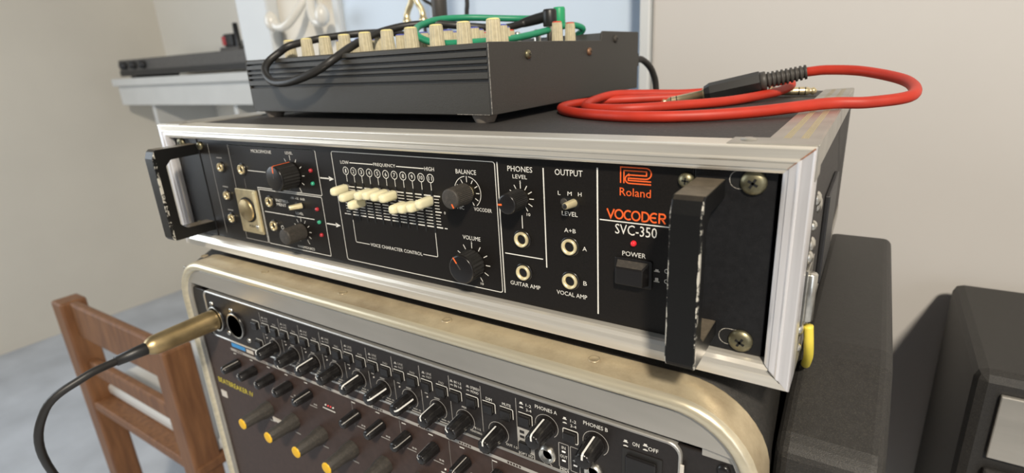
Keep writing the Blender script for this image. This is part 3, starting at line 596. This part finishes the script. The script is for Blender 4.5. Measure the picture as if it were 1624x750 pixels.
# lamps
for x, z, m in ((-62.4, 24.0, 'led_dim_red'), (-62.5, 14.5, 'led_green'), (-62.6, -4.7, 'led_dim_red'), (-62.6, -14.6, 'led_green'), (-62.5, -24.5, 'led_dim_red'), (179.1, 2.6, 'led_red')):
    MB().lathe([(0, 1.5), (0.9, 1.45), (1.5, 1.1), (1.8, 0.5), (1.85, 0)], (x, 0, z), seg=18).build('indicator_lamp', m, V)
# toggle switches
def toggle(x, z, tip, m='brass'):
    h = MB().prism(rrect(x-5.6, x+5.6, z-2.7, z+2.7, 2.6, 6), 'y', -0.3, 0).build('toggle_switch', 'hole_dark', V)
    sub(MB().lathe([(0, 2.2), (.3, 2.2), (.5, 1.6), (.5, 0)], (x-3.2, -.2, z), seg=16).build('switch_slot', 'knob_dusty', V), h)
    b = Vector((x+2.4, -.3, z+.2)); d = Vector(tip)-b
    sub(MB().lathe([(0, 2.2), (d.length-1, 1.8), (d.length-.3, 1.5)], b, d, 20).build('lever', m, V), h)
    sub(MB().lathe([(d.length-.35, 1.5), (d.length, 1.1), (d.length, 0)], b, d, 16).build('lever_tip', 'knob_black', V), h)
toggle(144.2, 20.0, (145.6, -9.0, 20.4), 'brass_light'); toggle(-82.6, -3.9, (-83.4, -9.5, -3.6), 'brass_light')
# microphone socket plate
m_ = MB().prism(rrect(-163.6, -134.2, -33.6, 3.4, 1.2, 3), 'y', -1.6, 0).build('microphone_socket', 'brass', V, 0.4)
sub(MB().lathe([(0, 10.6), (1.0, 10.4), (1.2, 9.4)], (-149.6, -1.6, -13.6), seg=36).build('socket_gap', 'hole_dark', V), m_)
sub(MB().lathe([(0, 9.3), (2.2, 9.2), (2.8, 8.4), (2.8, 0)], (-149.6, -1.6, -13.6), seg=36).build('socket_insert', 'brass_dull', V), m_)
sub(B(-138.6, -134.8, -2.6, -1.4, -31, 2).build('plate_edge', 'brass_light', V, .4), m_)
sub(MB().lathe([(0, 1.8), (.7, 1.6), (.9, .8), (.9, 0)], (-141.0, -1.6, -27.6), seg=14).build('screw', 'steel', V), m_)
sub(text('PUSH', -148.6, -27.6, 7.4, 2.2, -1.72, 'panel_black', V), m_)
# power button
MB().prism(rrect(169.4, 189.0, -20.4, -5.4, 1.0, 3), 'y', -0.9, 0).build('power_bezel', 'knob_gloss', V, 0.3)
MB().add([(170.6, -.6, -18.8), (187.6, -.6, -18.8), (187.6, -.6, -6.4), (170.6, -.6, -6.4), (171.6, -5.6, -18.2), (185.6, -5.6, -18.2), (185.6, -5.6, -9.4), (171.6, -5.6, -9.4)],
         [(4, 5, 6, 7), (0, 1, 5, 4), (1, 2, 6, 5), (2, 3, 7, 6), (3, 0, 4, 7)]).build('power_button', 'knob_gloss', V, 0.5)
MB().add([(171.2, -1.2, -6.55), (187.0, -1.2, -6.55), (185.2, -5.2, -8.9), (172, -5.2, -8.9)], [(0, 3, 2, 1)]).build('button_dust', 'knob_dusty', V)
# maker's mark: a double-line emblem and the lettering
def orange(pts, w=0.62, name='emblem_line', close=False): MB().stroke(pts, w, PY, close).build(name, 'print_orange', V)
def arc(cx, cz, r, a0, a1, n=8): return [(cx+r*math.cos(math.radians(a0+(a1-a0)*i/n)), cz+r*math.sin(math.radians(a0+(a1-a0)*i/n))) for i in range(n+1)]
orange([(172.0, 32.7), (172.0, 40.5)]+arc(184.6, 37.9, 2.6, 90, -90)+[(175.9, 35.3), (175.9, 34.2), (187.2, 34.2)])
orange([(173.7, 32.7), (173.7, 38.9), (184.9, 38.9), (184.9, 36.9)]+[(176.4, 36.9)]+arc(176.4, 34.85, 2.05, 90, 270)+[(187.2, 32.8)])
text('Roland', 179.4, 28.4, 15.6, 4.0, PY, 'print_orange', V)
def big(pts, x): MB().stroke([(x+p[0], 14.2+p[1]) for p in pts], 0.82, PY-.02).build('lettering', 'print_orange', V)
Hh = 5.0
big([(0.2, Hh), (2.1, 0.5), (4.0, Hh)], 164.8)
def oval(cx, rx, a0, a1, n): return [(cx+rx*math.cos(math.radians(a0+(a1-a0)*i/n)), 2.6+2.25*math.sin(math.radians(a0+(a1-a0)*i/n))) for i in range(n+1)]
big(oval(2.1, 2.0, 0, 360, 24), 169.2)
big(oval(2.1, 2.0, 50, 310, 16), 174.0)
big(oval(2.1, 2.0, 0, 360, 24), 177.9)
big([(0.3, 0.35), (0.3, 4.85), (1.4, 4.85)]+oval(1.5, 2.1, 80, -80, 10)+[(1.4, 0.35), (0.1, 0.35)], 182.9)
big(oval(2.1, 2.0, 55, 305, 14), 187.1); big([(0.5, 2.6), (2.9, 2.6)], 187.1)
big([(0.3, 0.1), (0.3, 4.85), (1.9, 4.85)]+arc(2.0, 3.7, 1.15, 80, -80, 8)+[(0.8, 2.55)], 191.3); big([(1.5, 2.5), (3.3, 0.1)], 191.3)

# ================================================================== mixer on top of the case
MA = math.radians(-2.75); FRX, FRY, MZ = 62.5, 51.7, 57.6
EU = Vector((math.cos(MA), math.sin(MA), 0)); EV = Vector((-math.sin(MA), math.cos(MA), 0))
def L2(p): return Vector((FRX, FRY, MZ))+EU*p[0]+EV*p[1]+Vector((0, 0, p[2]))
def ml(p): return L2(p)
X_ = thing('mixer', 'dark grey tabletop mixer with cream knobs standing on the rack case', 'mixer', tuple(L2((-141, 114, -5.6))))
def mbuild(mb, name, m, bevel=0, seg=2): return mb.build(name, m, X_, bevel, xf=L2, seg=seg)
mbuild(B(-280.5, -1.5, 2, 229, 0, 40.5), 'body', 'mixer_black', 0.5)
# grooved front extrusion
gr = [(0.6, 0), (0, 0.6), (0, 20.6), (3.4, 20.8), (3.4, 22.6), (-0.2, 23.4), (0, 27.2), (3.2, 27.4), (3.2, 28.6), (-0.2, 29.4), (0, 31.0), (3.2, 31.2), (3.2, 32.4), (-0.2, 33.2), (0, 35.0), (3.2, 35.2), (3.2, 36.4), (-0.2, 37.2), (0, 40.3), (2.8, 40.5), (2.8, 41.4), (0.0, 42.0), (0.6, 44.6), (2.0, 45.4), (5.5, 45.4), (5.5, 0)]
mbuild(MB().prism(gr, 'x', -281.0, -1.6), 'front_rail', 'mixer_front')
sp = [(0, 0.2), (0, 44.6), (1.0, 45.6), (155.4, 44.6), (157.6, 51.4), (159.2, 52.0), (231.4, 51.2), (232.6, 50.0), (231.4, 0.2)]
side = mbuild(MB().prism(sp, 'x', -1.6, 0.2), 'side_plate', 'mixer_black', 0.5)
mbuild(MB().prism([(y, z) for y, z in sp], 'x', -282.6, -281.0), 'side_plate', 'mixer_black', 0.5)
mbuild(MB().stroke([(0.1, 1), (0.1, 44.5)], 0.45, -0.12).stroke([(-30, 0.6), (-2, 0.5)], 0.3, -.15), 'worn_edge', 'scuff')
mbuild(MB().prism([(158, 40), (158.5, 43), (175, 51), (231, 50.4), (231, 40)], 'x', -281, -1.6), 'rear_bridge', 'mixer_black')
for v, z, m in ((43.4, 36.7, 'screw_olive'), (133.0, 36.2, 'screw_rusty'), (181.7, 45.4, 'knob_dusty')):
    c = L2((0.2, v, z)); cross_screw(X_, c, 3.1, m, EU, 0.9, rot=25)
    c = L2((-282.6, v, z)); cross_screw(X_, c, 3.1, m, -EU, 0.9, rot=25)
for u in (-266, -15):
    for v in (11, 214): mbuild(MB().lathe([(0, 6.4), (0.6, 6.9), (5.6, 9.2)], (u, v, -5.6), (0, 0, 1), 20), 'foot', 'foot_rubber')
def mknob(u, v, top, r, cap):
    k = mbuild(MB().lathe([(0, r*1.12), (1, r*1.15), (top-40.5, r*0.93), (top-40.3, r*0.85)], (u, v, 40.5), (0, 0, 1), 32, False, lambda i, t, q: q-(.4 if i % 2 else 0)), 'knob', 'cream_knob')
    sub(mbuild(MB().lathe([(top-40.6, r*0.9), (top-39.9, r*0.82), (top-39.6, r*0.6), (top-39.6, 0)], (u, v, 40.5), (0, 0, 1), 24), 'knob_cap', cap), k)
for i in range(10):
    u = -10.0-25.45*i
    mknob(u, 20, 59.6, 5.0, 'yellow_top')
    mknob(u-12.6, 46, 57.0, 4.4, 'blue_top')
    if i not in (0, 6, 9): mknob(u-6, 76, 57.0, 4.2, 'blue_top')
    if i in (2, 3, 6): mknob(u, 110, 56.2, 3.8, 'red_top')
mknob(-19, 116, 59.6, 4.2, 'red_top'); mknob(-22, 142, 59.4, 4.2, 'red_top'); mknob(-76, 130, 58.2, 4.2, 'red_top')
for u, v in ((-100, 150), (-92, 165), (-60, 150)): mbuild(MB().lathe([(0, 3), (16, 3), (17, 2), (17, 0)], (u, v, 40.5), (0, 0, 1), 14), 'switch_lever', 'steel')
# rear outlet and mains lead
mbuild(B(-12, -2, 231, 240, 20, 32), 'cord_outlet', 'plug_black', 1)
X2 = MB().tube(catmull([tuple(L2((-6, 238, 26))), tuple(L2((-3, 252, 25))), tuple(L2((2, 266, 12))), tuple(L2((4, 272, -15))), (80, 330, -60), (80, 345, -300), (90, 380, FLOOR+6)], 8), 3.2)
X2.build('mains_lead', 'black_cable', X_)

# ------------------------------------------------------------------ cables lying on the mixer
def on_mixer(pts): return [tuple(L2(p)) for p in pts]
K = thing('black_patch_lead', 'black patch lead looping over the front edge of the mixer', 'cable', tuple(L2((-100, 60, 62))))
pb_ = catmull(on_mixer([(-57, 128, 62.4), (-75.4, 122, 59.6), (-90, 105, 61.2), (-106.4, 92, 63.7), (-117, 80, 65.6), (-134, 66, 65.4), (-144, 50, 62.3), (-148, 34, 57.5), (-147, 12, 49.6), (-147, -5.5, 41.2), (-157.6, -14, 33.7), (-172.2, -19, 28.7), (-189.6, -21, 25.8), (-208, -20, 26.1), (-220.8, -18, 30.8), (-232, -12, 36.9), (-235.5, -4.8, 43.4), (-231, 4, 50.2), (-222.5, 10, 55.2), (-214.8, 32, 59.6), (-203.7, 42, 61), (-190, 52, 62), (-179, 64, 62.4), (-170, 80, 62), (-168, 100, 58), (-168, 118, 46)]), 8)
MB().tube(pb_, 3.1, 12).build('lead', 'black_cable', K)
MB().tube(catmull(on_mixer([(-62, 127, 61.8), (-55, 130, 63.4), (-46, 132, 65), (-37, 133, 66.4)]), 6), [3.2, 3.4, 3.6, 3.8, 3.9, 4.0, 4.1, 4.2, 4.3, 4.3, 4.4, 4.4, 4.4, 4.4, 4.4, 4.4, 4.4, 4.4, 4.4][:19], 14).build('strain_relief', 'plug_black', K)
MB().lathe([(0, 5.4), (1, 5.8), (12, 5.8), (13.5, 5.0), (13.5, 0)], L2((-36, 133, 58)), (0, 0, 1), 20).build('angled_plug', 'plug_black', K)
MB().lathe([(0, 3), (18, 3), (18, 0)], L2((-36, 133, 58)), (0, 0, -1), 14).build('plug_shaft', 'steel', K)
G = thing('green_patch_lead', 'green patch lead lying in a loop on the mixer knobs', 'cable', tuple(L2((-60, 70, 62)))) 
pg_ = catmull(on_mixer([(-38, 176, 49), (-29, 176, 54), (-28, 172, 57), (-32, 162, 59), (-38, 150, 57.6), (-36.5, 128, 54.6), (-37.6, 104, 51.4), (-39.1, 84, 49.2), (-39.6, 64, 47.9), (-47, 37, 47.0), (-68, 35, 47.6), (-80.3, 36, 49.2), (-92.7, 37.5, 52.6), (-103, 42, 57), (-113, 54, 61.8), (-116.6, 66, 65.2), (-116.5, 80, 68.3), (-112, 95, 69.7), (-99.8, 110, 69.5), (-81.6, 122, 67.8), (-66.8, 134, 66.5), (-60, 146, 66.5), (-48, 158, 68)]), 10)
MB().tube(pg_, 2.7, 12).build('lead', 'green_cable', G)
MB().lathe([(0, 5), (1, 5.3), (14, 5.3), (15.5, 4.6), (15.5, 0)], L2((-43, 160, 59)), (0, 0, 1), 20).build('angled_plug', 'green_plug', G)
MB().lathe([(0, 3), (19, 3), (19, 0)], L2((-43, 160, 59)), (0, 0, -1), 14).build('plug_shaft', 'steel', G)

# ------------------------------------------------------------------ red cable with two jack plugs
R_C = thing('red_instrument_cable', 'red instrument cable coiled on the rack case beside the mixer', 'cable', (165, 130, ZTOP))
zc = ZTOP+3.45
red = [(226.5, 214, 71.4), (240, 212, 72.4), (262, 205, 71), (285, 180, 66), (288, 150, 60), (268, 134, zc+2.2), (247, 125, zc+2.4), (215, 98, zc+.6), (185, 80, zc), (152, 73, zc), (118, 83, zc), (92, 100, zc), (76, 122, zc), (72, 146, zc), (78, 166, zc), (95, 182, zc), (120, 195, zc), (148, 210, zc), (172, 224, zc+1), (192, 240, zc+6), (208, 246, zc+8), (214, 240, zc+5.6), (210, 226, zc+2.6), (201, 206, zc+1), (183, 168, zc), (158, 140, zc), (130, 118, zc), (104, 119, zc), (89, 135, zc), (85, 160, zc+2), (92, 184, zc+4), (112, 203, zc+3), (136, 219, zc+1.5), (153, 229, zc+1.6)]
MB().tube(catmull(red, 12), 3.35, 14).build('lead', 'red_cable', R_C)
def jackplug(tip, tail, parent, boot=True, body='plug_black'):
    tip = Vector(tip); d = (tip-Vector(tail)).normalized(); q = Vector(tail)
    if boot:
        pr = []
        for i in range(9): pr += [(i*3.0, 5.0+.1*i), (i*3.0+1.4, 5.2+.1*i), (i*3.0+1.7, 4.0+.1*i), (i*3.0+2.8, 4.0+.1*i)]
        MB().lathe(pr, q, d, 24).build('strain_relief', 'boot_grey', parent)
        q = q+d*26.5
        MB().lathe([(0, 6.4), (.6, 6.9), (3.6, 6.9), (4.2, 6.2)], q, d, 24).build('collar', 'boot_grey', parent)
        q = q+d*3.5
        MB().lathe([(0, 6.6), (1, 7.8), (36, 7.4), (38, 6.4), (40, 5.6), (40.5, 3.2)], q, d, 8, False).build('plug_body', body, parent)
        q = q+d*40
    MB().lathe([(0, 4.2), (1.4, 4.2), (1.5, 3.18), (20.4, 3.18)], q, d, 20).build('plug_sleeve', 'brass', parent)
    MB().lathe([(20.4, 3.05), (21.2, 3.05)], q, d, 20).build('insulating_ring', 'plug_black', parent)
    MB().lathe([(21.2, 3.18), (24.8, 3.18)], q, d, 20).build('plug_ring', 'brass', parent)
    MB().lathe([(24.8, 3.05), (25.6, 3.05)], q, d, 20).build('insulating_ring', 'plug_black', parent)
    MB().lathe([(25.6, 3.18), (27.2, 3.0), (28.4, 2.2), (29.4, 2.1), (30.6, 2.9), (31.6, 2.7), (33.4, 1.0), (33.6, 0)], q, d, 20).build('plug_tip', 'brass', parent)
jackplug((150, 200, 56.2), (226.2, 214, 71.4), R_C)
q0 = Vector((153, 229, zc+1.6)); dd = (Vector((231, 247, zc))-q0).normalized()
MB().lathe([(0, 4.6), (.8, 5.2), (20, 5.4), (21, 4.8)], q0, dd, 20).build('blue_sleeve', 'blue_plastic', R_C)
MB().lathe([(21, 5.0), (22, 6.2), (46, 6.2), (47, 5.0)], q0, dd, 8, False).build('plug_body', 'plug_black', R_C)
jackplug(q0+dd*81, q0+dd*47, R_C, boot=False)

# ================================================================== things behind
# white double coat hook on the cream panel
Hk = thing('coat_hook', 'white double coat hook on the panel behind the mixer', 'coat hook', (-668, 530, 170))
MB().prism(rrect(-680, -656, 172, 330, 9, 5), 'y', 530, 521).build('back_plate', 'porcelain', Hk, 2)
for sx in (-1, 1):
    a = catmull([(-668, 524, 250), (-668+sx*8, 505, 222), (-668+sx*22, 490, 195), (-668+sx*42, 480, 175), (-668+sx*66, 477, 172), (-668+sx*(82 if sx < 0 else 66), 477, 184)], 8)
    MB().tube(a, 8.0, 14).build('arm', 'porcelain', Hk)
    MB().lathe([(-19, 0), (-17, 7), (-10, 12), (0, 13.5), (10, 11), (17, 6), (19, 0)], (-668+sx*(84 if sx < 0 else 67), 477, 184), (0.1*sx, 0, 1), 18).build('knob_end', 'porcelain', Hk)
# gold plugs, black leads hanging behind the mixer
def hang(name, label, x, y, z0, parts, group=None):
    t = thing(name, label, 'plug' if 'plug' in name else 'cable', (x, y, z0)); return t
for x, lab in ((-259.5, 'gold plug hanging behind the mixer, the left of two'), (-230.5, 'gold plug hanging behind the mixer, the right of two')):
    sgn = 1 if x < -250 else -1
    g = thing('gold_plug', lab, 'plug', (x, 330, 137), 'gold plugs hanging behind the mixer')
    MB().lathe([(0, 3.0), (0, 5.2), (9, 5.6), (10, 4.4), (16, 4.0)], (x, 330, 137), (sgn*.05, 0, 1), 18).build('ferrule', 'brass', g)
    MB().tube(catmull([(x+sgn*.6, 330, 151), (x+sgn*3.5, 331, 158), (x+sgn*9.2, 331+sgn, 168), (x+sgn*10.5, 331+sgn, 185), (x+sgn*10.5, 331+sgn, 260), (x+sgn*10, 331+sgn, 420)], 6), 3.9, 12).build('spring_sleeve', 'brass', g)
    MB().tube(catmull([(x, 330, 138), (x-sgn*1, 331, 120), (x+3, 334, 60), (x, 345, -100), (x-10, 360, FLOOR+4)], 6), 2.2, 8).build('lead', 'black_cable', g)
g = thing('hanging_tube', 'thick dark rubber tube hanging behind the mixer knobs', 'tube', (-203, 330, 120))
MB().lathe([(0, 6.5), (4, 9.4), (36, 9.8), (60, 8.6), (300, 8.2), (302, 0)], (-203.5, 330, 128), (.02, 0, 1), 20).build('barrel', 'boot_grey', g)
MB().tube(catmull([(-203.5, 330, 130), (-203, 332, 110), (-204, 340, 40), (-215, 350, -200), (-220, 360, FLOOR+4)], 6), 3.0, 8).build('lead', 'black_cable', g)
tag(MB().tube(catmull([(-166, 332, 430), (-164, 332, 250), (-160, 331, 165), (-162, 331, 140), (-165, 335, 60), (-190, 350, -200), (-180, 360, FLOOR+4)], 8), 2.7, 10).build('hanging_lead', 'black_cable'), 'thin black lead hanging straight down behind the mixer', 'cable')
tag(MB().tube(catmull([(-252, 345, 430), (-252, 345, 240), (-246, 345, 178), (-226, 345, 160), (-215, 346, 135), (-214, 348, 60), (-225, 352, -200), (-240, 365, FLOOR+4)], 8), 2.0, 10).build('hanging_lead', 'black_cable'), 'thin black lead curving between the gold plugs and dark tube', 'cable')

# shelf with equipment at the far left
S_ = thing('wall_shelf', 'white shelf carrying black equipment at the left', 'shelf', (-1500, 1180, -20))
B(-2500, -1120, 880, 1180, 62, 92).build('shelf_board', 'shelf_white', S_, 3)
B(-2500, -1120, 900, 925, -18, 62).build('fascia', 'shelf_white', S_, 2)
for x in (-2300, -1700, -1250): B(x, x+25, 925, 1180, -120, 62).build('bracket', 'shelf_white', S_, 2)
D_ = thing('shelf_device', 'long grey and black equipment box lying on the white shelf', 'equipment', (-1700, 1000, 92))
B(-2440, -1330, 900, 1120, 104, 165).build('housing', 'device_grey', D_, 3); B(-2440, -1330, 897, 900, 100, 122).build('front_strip', 'device_dark', D_)
for x in (-2400, -1380): B(x, x+40, 920, 1100, 92, 104).build('foot', 'device_dark', D_)
for x in (-2380, -2300, -2220): MB().lathe([(0, 16), (18, 14), (18, 0)], (x, 897, 142), seg=18).build('dial', 'device_dark', D_)
C_ = thing('radio_handset', 'small black handset with a stub aerial on the shelf equipment', 'radio', (-1710, 985, 165))
B(-1770, -1650, 960, 1010, 165, 180).build('cradle', 'device_grey', C_, 4); B(-1745, -1690, 965, 1000, 180, 224).build('handset', 'device_dark', C_, 5)
MB().lathe([(0, 11), (78, 9), (80, 0)], (-1685, 985, 180), (0, 0, 1), 12).build('aerial', 'device_dark', C_); B(-1748, -1728, 962, 966, 186, 216).build('red_key', 'led_dim_red', C_, 1)
B_ = thing('shelf_adapter', 'small black adapter with a thin lead on the shelf equipment', 'adapter', (-1620, 990, 165))
MB().lathe([(0, 26), (30, 26), (36, 20), (36, 0)], (-1615, 985, 165), (0, 0, 1), 18).build('housing', 'device_dark', B_)
MB().tube(catmull([(-1615, 985, 195), (-1590, 980, 212), (-1565, 975, 190), (-1555, 960, 168)], 6), 3, 8).build('lead', 'black_cable', B_)

# wooden chair at the lower left
Ch = thing('wooden_chair', 'brown wooden chair with a pale seat at the lower left', 'chair', (-760, 240, FLOOR))
for x, y, top in ((-600, 90, -300), (-600, 420, -500), (-980, 90, -300), (-980, 420, -500)): B(x-22, x+22, y-22, y+22, FLOOR, top).build('leg', 'wood', Ch, 4)
B(-978, -601, 82, 98, -372, -302).build('back_slat', 'wood', Ch, 4); B(-978, -601, 82, 98, -455, -424).build('back_slat', 'wood', Ch, 4)
B(-990, -585, 100, 440, -512, -490).build('seat', 'shelf_white', Ch, 6)
B(-1000, -575, 70, 440, -530, -512).build('seat_rail', 'wood', Ch, 3)

# equipment at the right, below and beside the cases
Am = thing('guitar_amplifier', 'black cloth fronted amplifier standing right of the rack cases', 'amplifier', (520, 330, FLOOR))
B(360, 760, 240, 430, FLOOR+20, -150).build('cabinet', 'shell_plastic', Am, 8); B(376, 744, 234, 240, FLOOR+50, -230).build('grille', 'amp_cloth', Am, 2); B(376, 744, 236, 240, -220, -165).build('control_panel', 'aluminium_grey', Am, 1)
for i in range(6): MB().lathe([(0, 9), (14, 7.5), (14, 0)], (410+i*55, 236, -192), seg=18).build('dial', 'knob_black', Am)
for x in (375, 720): B(x, x+25, 260, 410, FLOOR, FLOOR+20).build('foot', 'foot_rubber', Am)
tag(MB().tube(catmull([(257.4, 25, -36), (258.4, 26, -46), (258.6, 32, -56), (257.4, 42, -66), (257, 50, -69.5)], 8), 2.2, 10).build('yellow_lead', 'yellow_cable'), 'short yellow lead hanging at the right flank of the silver framed case', 'cable')
